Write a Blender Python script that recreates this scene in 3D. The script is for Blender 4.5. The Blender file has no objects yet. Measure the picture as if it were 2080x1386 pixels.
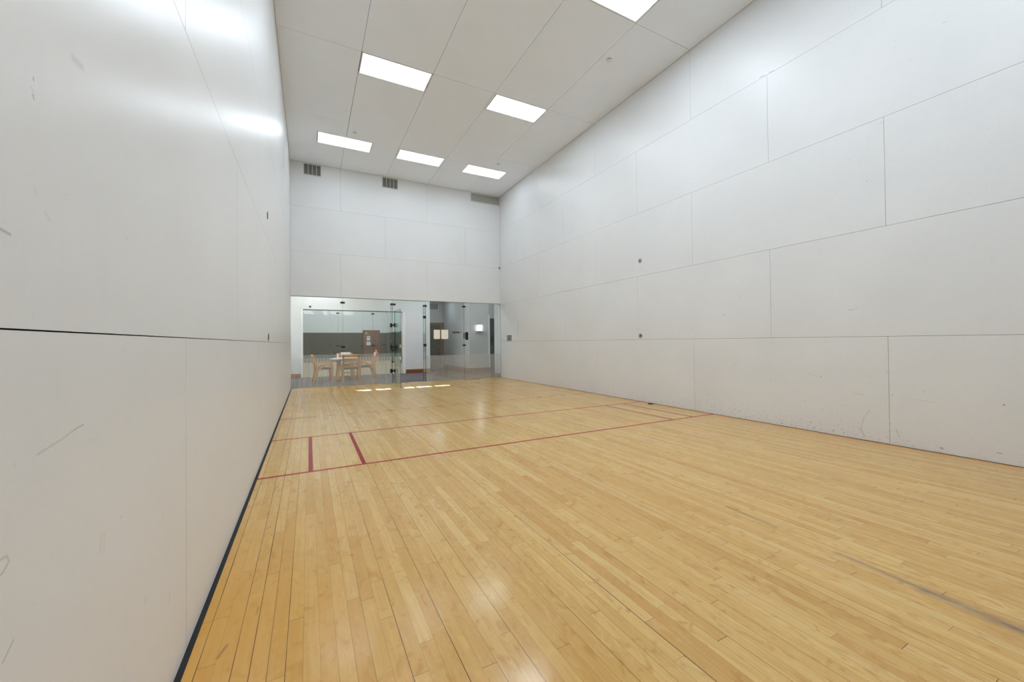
import bpy, bmesh, math, random
from mathutils import Vector, Matrix
random.seed(7)
S = bpy.context.scene
COL = S.collection

# ------------------------------------------------------------------ camera
FPX, CX, CY = 792.339, 1034.665, 687.019
YAW, PIT, ROL = .475, .0101, -.0098
CAM = Vector((.4226, -11.6661, 1.1678))
def cam_matrix():
    def ray(r, up, fw):
        c, s = math.cos(ROL), math.sin(ROL); r, up = r*c-up*s, up*c+r*s
        c, s = math.cos(PIT), math.sin(PIT); fw, up = fw*c-up*s, up*c+fw*s
        c, s = math.cos(YAW), math.sin(YAW)
        return Vector((r*c+fw*s, fw*c-r*s, up))
    X, Y, Z = ray(1, 0, 0), ray(0, 1, 0), -ray(0, 0, 1)
    m = Matrix((X, Y, Z)).transposed().to_4x4()
    m.translation = CAM
    return m
cd = bpy.data.cameras.new('camera')
cam = bpy.data.objects.new('camera', cd); COL.objects.link(cam)
cam.matrix_world = cam_matrix()
cd.sensor_fit = 'HORIZONTAL'; cd.sensor_width = 36
cd.lens = FPX/2080*36
cd.shift_x = (1040-CX)/2080
cd.shift_y = (CY-693)/2080
cd.clip_start = .05
S.camera = cam

# ------------------------------------------------------------------ world, sun, exposure
S.view_settings.view_transform = 'Standard'
S.view_settings.look = 'None'
S.view_settings.gamma = 1
S.view_settings.use_curve_mapping = False
S.view_settings.exposure = 0.18
S.cycles.use_denoising = True
S.cycles.max_bounces = 9
S.cycles.diffuse_bounces = 5
S.cycles.glossy_bounces = 4
S.cycles.transparent_max_bounces = 20
S.cycles.use_adaptive_sampling = True
S.cycles.adaptive_threshold = 0.1
S.cycles.use_light_tree = False
S.cycles.adaptive_min_samples = 16
S.cycles.sample_clamp_indirect = 6
S.cycles.caustics_reflective = False
S.cycles.caustics_refractive = False

w = bpy.data.worlds.new('sky'); S.world = w; w.use_nodes = True
bgn = w.node_tree.nodes['Background']
bgn.inputs['Color'].default_value = (.90, .955, 1, 1)
bgn.inputs['Strength'].default_value = 20

sl = bpy.data.lights.new('sun', 'SUN'); sl.energy = 120; sl.angle = .009
sl.color = (1, .97, .93)
sun = bpy.data.objects.new('sun', sl); COL.objects.link(sun)
sun.rotation_euler = Vector((.67, -.67, -1)).to_track_quat('-Z', 'Y').to_euler()
sun.location = (0, 6, 9)

PANEL_L = 15.0      # luminance of the ceiling diffusers

# ------------------------------------------------------------------ node helpers
class NT:
    def __init__(s, name):
        s.m = bpy.data.materials.new(name); s.m.use_nodes = True
        s.t = s.m.node_tree; s.t.nodes.clear()
        s.out = s.t.nodes.new('ShaderNodeOutputMaterial')
    def n(s, kind, **kw):
        nd = s.t.nodes.new(kind)
        for k, v in kw.items(): setattr(nd, k, v)
        return nd
    def link(s, a, b): s.t.links.new(a, b)
    def put(s, sock, v):
        if isinstance(v, bpy.types.NodeSocket): s.link(v, sock)
        else: sock.default_value = v
    def math(s, op, a, b=0., c=0., clamp=False):
        nd = s.n('ShaderNodeMath', operation=op, use_clamp=clamp)
        s.put(nd.inputs[0], a); s.put(nd.inputs[1], b); s.put(nd.inputs[2], c)
        return nd.outputs[0]
    def pos(s):
        g = s.n('ShaderNodeNewGeometry'); sp = s.n('ShaderNodeSeparateXYZ')
        s.link(g.outputs['Position'], sp.inputs[0])
        return sp.outputs[0], sp.outputs[1], sp.outputs[2]
    def objpos(s):
        g = s.n('ShaderNodeTexCoord'); return g.outputs['Object']
    def comb(s, x, y, z):
        nd = s.n('ShaderNodeCombineXYZ')
        s.put(nd.inputs[0], x); s.put(nd.inputs[1], y); s.put(nd.inputs[2], z)
        return nd.outputs[0]
    def noise(s, vec, scale, detail=3., rough=.55, dist=0.):
        nd = s.n('ShaderNodeTexNoise')
        s.put(nd.inputs['Vector'], vec)
        nd.inputs['Scale'].default_value = scale
        nd.inputs['Detail'].default_value = detail
        nd.inputs['Roughness'].default_value = rough
        nd.inputs['Distortion'].default_value = dist
        return nd.outputs['Fac']
    def white(s, vec):
        nd = s.n('ShaderNodeTexWhiteNoise', noise_dimensions='3D'); s.put(nd.inputs['Vector'], vec)
        return nd.outputs['Value']
    def ramp(s, f, a, b, lo=0., hi=1.):
        nd = s.n('ShaderNodeMapRange', clamp=True)
        s.put(nd.inputs[0], f); nd.inputs[1].default_value = a; nd.inputs[2].default_value = b
        nd.inputs[3].default_value = lo; nd.inputs[4].default_value = hi
        return nd.outputs[0]
    def mix(s, f, a, b, mode='MIX'):
        nd = s.n('ShaderNodeMix', data_type='RGBA', blend_type=mode)
        s.put(nd.inputs[0], f)
        for k, v in ((6, a), (7, b)):
            if not isinstance(v, bpy.types.NodeSocket) and len(v) == 3: v = (*v, 1)
            s.put(nd.inputs[k], v)
        return nd.outputs[2]
    def band(s, x, c, w, soft=.0004):
        """1 inside |x-c|<w/2"""
        d = s.math('ABSOLUTE', s.math('SUBTRACT', x, c))
        return s.ramp(d, w/2-soft, w/2+soft, 1, 0)
    def between(s, x, a, b, soft=.0004):
        return s.band(x, (a+b)/2, abs(b-a), soft)
    def capsule(s, u, v, ax, ay, bx, by, r, soft=1.):
        """soft stroke from a to b in the (u,v) plane"""
        dx, dy = bx-ax, by-ay; L2 = max(dx*dx+dy*dy, 1e-8)
        pu = s.math('SUBTRACT', u, ax); pv = s.math('SUBTRACT', v, ay)
        t = s.math('DIVIDE', s.math('ADD', s.math('MULTIPLY', pu, dx), s.math('MULTIPLY', pv, dy)), L2, clamp=True)
        ex = s.math('SUBTRACT', pu, s.math('MULTIPLY', t, dx))
        ey = s.math('SUBTRACT', pv, s.math('MULTIPLY', t, dy))
        d = s.math('SQRT', s.math('ADD', s.math('MULTIPLY', ex, ex), s.math('MULTIPLY', ey, ey)))
        return s.ramp(d, r*(1-soft), r, 1, 0)
    def bsdf(s, col, rough=.5, metal=0., spec=.5, coat=0., coat_r=.1, bump=None, bump_d=.001, normal=None):
        b = s.n('ShaderNodeBsdfPrincipled')
        if not isinstance(col, bpy.types.NodeSocket) and len(col) == 3: col = (*col, 1)
        s.put(b.inputs['Base Color'], col); s.put(b.inputs['Roughness'], rough)
        s.put(b.inputs['Metallic'], metal); s.put(b.inputs['Specular IOR Level'], spec)
        s.put(b.inputs['Coat Weight'], coat); s.put(b.inputs['Coat Roughness'], coat_r)
        if bump is not None:
            bn = s.n('ShaderNodeBump'); bn.inputs['Distance'].default_value = bump_d
            s.link(bump, bn.inputs['Height']); s.link(bn.outputs[0], b.inputs['Normal'])
        s.link(b.outputs[0], s.out.inputs[0])
        return b

def hexc(r, g, b):
    f = lambda c: ((c/255+.055)/1.055)**2.4 if c > 10 else c/255/12.92
    return (f(r), f(g), f(b))

def simple(name, col, rough=.5, metal=0., spec=.5, var=.06, scale=12., bump=0.):
    """plain material with a slight procedural mottling"""
    t = NT(name); p = t.objpos()
    f = t.noise(p, scale, 3)
    c = t.mix(t.ramp(f, .3, .7), tuple(x*(1-var) for x in col), tuple(min(1, x*(1+var)) for x in col))
    t.bsdf(c, rough, metal, spec, bump=f if bump else None, bump_d=bump)
    return t.m

def emis(name, col, strength):
    t = NT(name); e = t.n('ShaderNodeEmission')
    e.inputs[0].default_value = (*col, 1); e.inputs[1].default_value = strength
    t.link(e.outputs[0], t.out.inputs[0]); return t.m

# ------------------------------------------------------------------ materials
WALLC = (.760, .774, .783)
def panel_mat(name, axis, marks=(), dirt=0., col=WALLC, rough=.36, spec=.5, flecks=.5):
    """white laminate court panel. axis = which horizontal coordinate runs along the wall"""
    t = NT(name); x, y, z = t.pos()
    u = y if axis == 'y' else x
    vec = t.comb(u, z, 0.)
    big = t.noise(vec, .9, 2)
    c = t.mix(t.ramp(big, .3, .7), tuple(k*.975 for k in col), tuple(min(1, k*1.02) for k in col))
    # vertical rubbed streaks
    st = t.noise(t.comb(t.math('MULTIPLY', u, 9.), t.math('MULTIPLY', z, 1.1), 3.), 3., 2)
    c = t.mix(t.ramp(st, .55, .85, 0, .06), c, (.52, .52, .52))
    dark = None
    def add(m):
        nonlocal dark
        dark = m if dark is None else t.math('MAXIMUM', dark, m)
    if flecks:
        f = t.noise(t.comb(t.math('MULTIPLY', u, 6.), t.math('MULTIPLY', z, 3.), 0.), 4., 1)
        g = t.noise(vec, .55, 1)
        add(t.math('MULTIPLY', t.ramp(f, .745, .82, 0, flecks*.8), t.ramp(g, .4, .6, 0, 1)))
        f2 = t.noise(t.comb(t.math('ADD', t.math('MULTIPLY', u, 5.), t.math('MULTIPLY', z, 3.)), t.math('MULTIPLY', z, 14.), 7.), 3., 1)
        add(t.ramp(f2, .75, .82, 0, flecks*.5))
    if dirt:
        fall = t.ramp(z, .02, .50, 1, 0)
        near = t.math('MULTIPLY', t.ramp(y, -10.2, -9., .25, 1), t.ramp(y, -3.6, -1.6, 1, .0))
        f3 = t.noise(t.comb(t.math('MULTIPLY', u, 2.2), t.math('MULTIPLY', z, 4.5), 1.), 11., 3, .6)
        k = t.math('ADD', f3, t.math('MULTIPLY', fall, .12))
        add(t.math('MULTIPLY', t.math('MULTIPLY', t.ramp(k, .69, .80, 0, dirt), near), t.ramp(fall, 0, .25)))
    for m in marks:
        m = (*m[:4], m[4]*(.7 if axis == 'y' else 1), m[5])
        add(t.math('MULTIPLY', t.capsule(u, z, *m[:5]), m[5]))
    if dark is not None:
        c = t.mix(dark, c, (.10, .10, .105))
    r = t.ramp(big, .3, .7, rough*.93, rough*1.07)
    t.bsdf(c, r, spec=spec)
    return t.m

LM = [(-10.565, 1.752, -10.53, 1.757, .017, .2),
      (-10.694, 1.634, -10.693, 1.630, .004, .6), (-10.696, 1.603, -10.692, 1.598, .004, .6), (-10.70, 1.615, -10.69, 1.605, .003, .3),
      (-10.79, 1.352, -10.752, 1.347, .006, .45),
      (-10.522, 1.003, -10.56, .999, .003, .5), (-10.56, .999, -10.60, .990, .004, .3), (-10.60, .990, -10.68, .979, .005, .25),
      (-10.168, .437, -10.177, .424, .004, .55),
      (-10.80, .815, -10.766, .818, .005, .35), (-10.766, .818, -10.752, .829, .005, .35), (-10.752, .829, -10.757, .840, .005, .3), (-10.757, .840, -10.79, .842, .005, .3),
      (-10.741, .698, -10.765, .680, .004, .45), (-10.335, .739, -10.341, .733, .003, .5),
      (-10.441, .735, -10.45, .70, .010, .12), (-10.425, .73, -10.433, .69, .008, .10),
      (-10.642, 1.40, -10.66, 1.41, .006, .12), (-10.312, 1.581, -10.312, 1.578, .002, .5),
      (-10.30, 1.453, -10.305, 1.445, .0025, .3), (-9.95, .33, -9.96, .30, .006, .35), (-9.72, .15, -9.75, .12, .008, .3)]
RM = [(-9.589, .361, -9.53, .26, .010, .25), (-9.53, .26, -9.498, .12, .010, .30), (-9.498, .12, -9.53, .045, .016, .35), (-9.47, .13, -9.50, .11, .010, .3),
      (-9.11, .70, -9.112, .70, .013, .8), (-9.781, .551, -9.782, .551, .012, .7), (-10.549, .545, -10.551, .545, .014, .9),
      (-10.143, .055, -10.15, .05, .022, .6), (-10.505, .097, -10.53, .095, .013, .5), (-9.336, .05, -9.337, .048, .013, .7),
      (-9.40, 1.508, -9.45, 1.505, .010, .35), (-9.45, 1.505, -9.50, 1.533, .008, .22), (-8.98, .725, -9.046, .706, .009, .25),
      (-9.803, .18, -9.83, .10, .016, .22), (-8.44, 4.868, -8.50, 4.86, .016, .5), (-8.56, 4.856, -8.62, 4.85, .014, .4),
      (-9.45, .53, -9.53, .52, .008, .3), (-9.95, .52, -10.1, .51, .007, .22), (-6.155, 2.52, -6.18, 2.60, .009, .28)]
M = {}
M['panel_left'] = panel_mat('court_panel_left', 'y', (), rough=.34, spec=.24, flecks=.22)
M['panel_left_scuffed'] = panel_mat('court_panel_left_scuffed', 'y', LM, rough=.34, spec=.24, flecks=.22)
M['panel_right'] = panel_mat('court_panel_right', 'y', (), rough=.40, flecks=.42)
M['panel_right_dirty'] = panel_mat('court_panel_right_dirty', 'y', (), dirt=.55, rough=.40, flecks=.42)
M['panel_right_scuffed'] = panel_mat('court_panel_right_scuffed', 'y', RM, dirt=.55, rough=.40, flecks=.42)
M['panel_back'] = panel_mat('court_panel_back', 'x', rough=.40, flecks=0)
M['panel_front'] = panel_mat('court_panel_front', 'x', rough=.40, flecks=0)
M['seam'] = simple('seam_shadow_gap', (.03, .03, .029), .9)
M['panel_ceiling'] = simple('ceiling_panel', (.85, .90, .96), .75, var=.008, scale=2)
M['paint'] = simple('white_wall_paint', (.66, .66, .65), .6, var=.02, scale=3)
M['paint_grey'] = simple('pale_grey_wall_paint', (.56, .56, .54), .6, var=.02, scale=3)
M['white_trim'] = simple('white_gloss_trim', (.80, .80, .79), .35, var=.02)
M['olive'] = simple('olive_brown_wall_carpet', hexc(78, 72, 60), .9, var=.12, scale=40, bump=.001)
M['navy'] = simple('dark_blue_rubber', hexc(46, 54, 62), .5, var=.3, scale=6)
M['black_metal'] = simple('black_patch_metal', (.018, .018, .02), .35, .3)
M['black_rubber'] = simple('black_rubber', (.008, .008, .009), .7)
M['grey_plastic'] = simple('dark_grey_plastic', (.06, .06, .058), .5)
M['steel'] = simple('brushed_steel', (.42, .42, .42), .35, .9)
M['chrome'] = simple('chrome', (.75, .75, .73), .2, 1.)
M['brass'] = simple('worn_brass', (.55, .42, .22), .35, 1.)
M['light_frame'] = simple('white_enamel', (.78, .78, .77), .4, var=.01)
M['vent_dark'] = simple('grey_louver_metal', hexc(128, 128, 122), .6, var=.1)
M['vent_back'] = simple('vent_darkness', (.06, .06, .058), .9)
M['vent_frame'] = simple('vent_white_enamel', (.62, .62, .60), .5, var=.02)
M['filter'] = simple('grey_filter_mesh', hexc(166, 166, 161), .8, var=.16, scale=22)
LIGHT_C = (.89, 1, 1.105)
M['panel_emit'] = emis('lit_diffuser', LIGHT_C, PANEL_L)
M['panel_emit_far'] = emis('lit_diffuser_far_row', LIGHT_C, PANEL_L*.58)
M['panel_emit_near'] = emis('lit_diffuser_near_rows', LIGHT_C, PANEL_L*1.3)
M['panel_emit_2'] = emis('lit_diffuser_second_court', LIGHT_C, PANEL_L*2.4)
M['fill_emit_weak'] = emis('dim_fill_lamp', LIGHT_C, 6.)  # weak glow of the fill lamp added in the hallway
M['sconce_emit'] = emis('lit_sconce_glass', (.90, .96, 1), 5.)
M['paper'] = simple('cream_paper', (.95, .93, .86), .7, var=.02)
M['paper_white'] = simple('white_paper', (.72, .72, .70), .7, var=.02)
M['ink'] = simple('grey_ink', (.2, .2, .21), .7)
M['tabletop'] = simple('pale_laminate', (.62, .61, .60), .35, var=.03)
M['cloth_white'] = simple('white_cloth', (.74, .75, .80), .9, var=.08, scale=30)
M['cloth_blue'] = simple('blue_printed_cloth', (.22, .22, .42), .9, var=.2, scale=30)
M['orange'] = simple('orange_cloth', (.72, .19, .05), .8, var=.1)
M['dark_seat'] = simple('charcoal_seat_fabric', (.03, .034, .045), .9, var=.2)
M['dark_door'] = simple('dark_grey_door', (.05, .05, .05), .5)

def wood(name, a, b, rough=.45, sc=1., axis=2):
    t = NT(name); g = t.n('ShaderNodeTexCoord'); mp = t.n('ShaderNodeMapping')
    t.link(g.outputs['Object'], mp.inputs[0])
    v = [14*sc]*3; v[axis] = 1.2*sc; mp.inputs['Scale'].default_value = v
    f = t.noise(mp.outputs[0], 2., 6, .65, .4)
    c = t.mix(t.ramp(f, .3, .7), a, b)
    t.bsdf(c, rough, coat=.2, coat_r=.3); return t.m
M['oak'] = wood('honey_oak', hexc(148, 97, 47), hexc(204, 153, 92))
M['oak_seat'] = wood('honey_oak_slat', hexc(154, 102, 50), hexc(210, 160, 98), axis=0)
M['door_wood'] = wood('reddish_brown_door_wood', hexc(98, 62, 40), hexc(134, 88, 58))
M['door_frame_wood'] = wood('orange_brown_frame_wood', hexc(104, 62, 30), hexc(140, 88, 48))
M['base_wood'] = wood('varnished_baseboard_wood', hexc(110, 58, 28), hexc(150, 86, 42), .4, axis=0)

def maple(name, y_off=0., lines=True, dull=1.):
    """maple strip floor, strips run along y, 57 mm wide"""
    t = NT(name); x, y, z = t.pos()
    W = .0571
    xs = t.math('DIVIDE', t.math('ADD', x, .0011), W)
    i = t.math('FLOOR', xs); fx = t.math('FRACT', xs)
    r1 = t.white(t.comb(i, 3.1, 0.)); r2 = t.white(t.comb(i, 8.7, 1.))
    L = t.math('ADD', 1.7, t.math('MULTIPLY', r2, 1.5))
    ys = t.math('ADD', t.math('DIVIDE', y, L), t.math('MULTIPLY', r1, 17.))
    # jitter the board ends
    j = t.math('FLOOR', ys); fy = t.math('FRACT', ys)
    cut = t.math('ADD', .12, t.math('MULTIPLY', t.white(t.comb(i, j, 2.)), .76))
    second = t.math('GREATER_THAN', fy, cut)
    bid = t.math('ADD', t.math('MULTIPLY', j, 2.), second)
    rb = t.white(t.comb(i, bid, 5.)); rc = t.white(t.comb(i, bid, 9.))
    # colour of each board
    c = t.mix(t.ramp(rb, 0, 1), hexc(205, 164, 94), hexc(219, 182, 113))
    c = t.mix(t.ramp(rc, .72, 1., 0, .55), c, hexc(192, 140, 72))
    c = t.mix(t.ramp(rc, .0, .16, .45, 0), c, hexc(222, 192, 134))
    # grain
    gv = t.comb(t.math('MULTIPLY', x, 46.), t.math('ADD', t.math('MULTIPLY', y, 2.2), t.math('MULTIPLY', rb, 40.)), bid)
    g1 = t.noise(gv, 1.4, 4, .62, .6)
    c = t.mix(t.ramp(g1, .35, .75, 0, .50), c, hexc(184, 134, 66))
    gv2 = t.comb(t.math('MULTIPLY', x, 9.), t.math('ADD', t.math('MULTIPLY', y, 5.), t.math('MULTIPLY', rc, 30.)), bid)
    g2 = t.noise(gv2, 1.6, 2, .5, 1.6)
    c = t.mix(t.ramp(g2, .57, .76, 0, .62), c, hexc(172, 116, 50))
    c = t.mix(t.ramp(g2, .42, .22, 0, .45), c, hexc(224, 192, 132))
    # broad ambering / wear patches
    b1 = t.noise(t.comb(x, y, 0.), .55, 2)
    c = t.mix(t.ramp(b1, .4, .7, 0, .28), c, hexc(200, 154, 82))
    am = t.math('MULTIPLY', t.ramp(x, .0, 1.1, 1, 0), t.ramp(y, -8.2, -9.6, 0, 1))
    c = t.mix(t.math('MULTIPLY', am, .7), c, hexc(210, 150, 50))
    c = t.mix(t.ramp(x, 5.86, 6.04, 0, .6), c, hexc(204, 140, 62))
    # gaps between the strips: some wide open, some tight
    rg = t.white(t.comb(i, 1.7, 4.))
    gw = t.ramp(t.math('POWER', rg, 3.), 0, 1, .014, .058)
    dx = t.math('MINIMUM', fx, t.math('SUBTRACT', 1., fx))
    gy = t.noise(t.comb(t.math('MULTIPLY', i, 3.7), t.math('MULTIPLY', y, 1.3), 0.), 1., 2)
    gap = t.math('MULTIPLY', t.math('LESS_THAN', fx, gw), t.math('MULTIPLY', t.ramp(rg, 0, 1, .55, 1.), t.ramp(gy, .3, .6, .55, 1)))
    e1 = t.math('LESS_THAN', t.math('MULTIPLY', fy, L), .0022)
    e2 = t.math('LESS_THAN', t.math('ABSOLUTE', t.math('MULTIPLY', t.math('SUBTRACT', fy, cut), L)), .0012)
    ends = t.math('MULTIPLY', t.math('MAXIMUM', e1, e2), t.ramp(rc, 0, 1, .25, .9))
    # dents, specks
    sp = t.noise(t.comb(t.math('MULTIPLY', x, 4.), t.math('MULTIPLY', y, 1.5), 2.), 8., 2)
    spk = t.ramp(sp, .775, .84, 0, .5)
    sc = t.noise(t.comb(t.math('ADD', t.math('MULTIPLY', x, 30.), t.math('MULTIPLY', y, 11.)), t.math('MULTIPLY', y, 5.), 6.), 1., 2)
    scr = t.ramp(sc, .79, .85, 0, .45)
    if lines:
        LR = hexc(142, 26, 42)
        w_ = .038
        inx = t.between(x, .0, 6.2)
        m = t.math('MULTIPLY', t.band(y, -7.648, w_), inx)
        m = t.math('MAXIMUM', m, t.band(y, -6.155, w_))
        rng = t.between(y, -7.648, -6.155)
        for lx in (.434, .897, 5.192, 5.622):
            m = t.math('MAXIMUM', m, t.math('MULTIPLY', t.band(x, lx, w_), rng))
        dash = t.math('LESS_THAN', t.math('FRACT', t.math('DIVIDE', t.math('SUBTRACT', x, .679), .305)), .48)
        solid = t.math('GREATER_THAN', t.math('ABSOLUTE', t.math('SUBTRACT', x, 3.048)), 2.515)
        m = t.math('MAXIMUM', m, t.math('MULTIPLY', t.band(y, -4.655, w_), t.math('MAXIMUM', dash, solid)))
        c = t.mix(t.math('MULTIPLY', m, .95), c, LR)
        # grey-black stain along one strip
        sn = t.noise(t.comb(t.math('MULTIPLY', x, 18.), t.math('MULTIPLY', y, 5.), 0.), 1., 4)
        s_ = t.math('MAXIMUM', t.math('MULTIPLY', t.capsule(x, y, 2.975, -10.58, 2.955, -10.95, .028), .8), t.capsule(x, y, 2.948, -10.93, 2.936, -11.35, .062))
        s_ = t.math('MULTIPLY', s_, t.ramp(sn, .33, .6, .25, .95))
        c = t.mix(s_, c, hexc(118, 98, 86))
        for a in ((3.02, -9.92, 3.0, -10.25, .022, .5), (.115, -9.86, .135, -9.80, .010, .6), (.215, -9.65, .22, -9.60, .006, .5),
                  (.63, -9.35, .635, -9.33, .008, .5), (2.62, -8.9, 2.60, -9.1, .02, .35)):
            c = t.mix(t.math('MULTIPLY', t.capsule(x, y, *a[:5]), a[5]), c, hexc(120, 84, 52))
    base_c = c
    dk = t.math('MAXIMUM', t.math('MAXIMUM', gap, ends), t.math('MAXIMUM', spk, scr))
    c = t.mix(dk, c, hexc(58, 34, 18))
    if not lines: c = base_c
    if dull != 1.: c = t.mix(1-dull, c, (.42, .38, .32))
    rr = t.noise(t.comb(x, y, 1.), 2.2, 2)
    rough = t.ramp(rr, .3, .7, .14, .24)
    hb = t.math('MULTIPLY', t.noise(t.comb(t.math('MULTIPLY', x, 16.), y, 0.), 1.6, 1), .4)
    b = t.bsdf(c, rough, spec=.42, bump=hb, bump_d=.0009)
    if lines: t.link(t.math('SUBTRACT', .42, t.math('MULTIPLY', m, .38)), b.inputs['Specular IOR Level'])
    return t.m
M['maple'] = maple('maple_strip_floor')
M['maple_2'] = simple('pale_wood_floor_far_court', hexc(186, 158, 112), .35, var=.05, scale=1.5)

def carpet():
    t = NT('grey_violet_carpet'); x, y, z = t.pos()
    v = t.comb(x, y, 0.)
    f = t.noise(v, 60, 4); g = t.noise(v, 2, 2)
    c = t.mix(t.ramp(f, .3, .7), hexc(64, 59, 63), hexc(92, 86, 91))
    c = t.mix(t.ramp(g, .3, .7, 0, .3), c, hexc(78, 71, 72))
    t.bsdf(c, .95, bump=f, bump_d=.003); return t.m
M['carpet'] = carpet()
M['brown_floor'] = wood('brown_polished_floor', hexc(96, 72, 48), hexc(128, 98, 66), .22, .5, 1)

def glass_mat(name, stripes=True, tint=(.965, .985, .978, 1)):
    t = NT(name); x, y, z = t.pos()
    tr = t.n('ShaderNodeBsdfTransparent'); tr.inputs[0].default_value = tint
    gl = t.n('ShaderNodeBsdfGlossy'); gl.inputs['Roughness'].default_value = .0
    gl.inputs[0].default_value = (.95, 1, .98, 1)
    fr = t.n('ShaderNodeFresnel'); fr.inputs[0].default_value = 1.5
    # the same reflectance seen from either side of the pane
    g = t.n('ShaderNodeNewGeometry')
    dot = t.n('ShaderNodeVectorMath', operation='DOT_PRODUCT')
    t.link(g.outputs['Incoming'], dot.inputs[0]); t.link(g.outputs['Normal'], dot.inputs[1])
    cs = t.math('ABSOLUTE', dot.outputs['Value'])
    f = t.math('ADD', .04, t.math('MULTIPLY', .96, t.math('POWER', t.math('SUBTRACT', 1., cs), 5.)))
    ms = t.n('ShaderNodeMixShader'); t.link(f, ms.inputs[0]); t.link(tr.outputs[0], ms.inputs[1]); t.link(gl.outputs[0], ms.inputs[2])
    out = ms.outputs[0]
    if stripes:
        k = t.math('FRACT', t.math('DIVIDE', x if stripes == 'x' else y, .0254))
        m = t.math('MULTIPLY', t.math('LESS_THAN', k, .34), t.math('LESS_THAN', z, .782))
        df = t.n('ShaderNodeBsdfDiffuse'); df.inputs[0].default_value = (.72, .72, .70, 1)
        tl = t.n('ShaderNodeBsdfTranslucent'); tl.inputs[0].default_value = (.72, .72, .70, 1)
        a = t.n('ShaderNodeMixShader'); a.inputs[0].default_value = .4
        t.link(df.outputs[0], a.inputs[1]); t.link(tl.outputs[0], a.inputs[2])
        b = t.n('ShaderNodeMixShader'); t.link(t.math('MULTIPLY', m, .72), b.inputs[0])
        t.link(out, b.inputs[1]); t.link(a.outputs[0], b.inputs[2]); out = b.outputs[0]
    t.link(out, t.out.inputs[0]); return t.m
M['glass'] = glass_mat('court_glass_with_etched_stripes', 'x')
M['glass_door'] = glass_mat('door_glass_with_etched_stripes', 'y', (.80, .90, .89, 1))
M['glass_plain'] = glass_mat('fin_glass', False, (.93, .965, .955, 1))
M['glass_edge'] = simple('green_glass_edge', (.05, .085, .08), .25)

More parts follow.
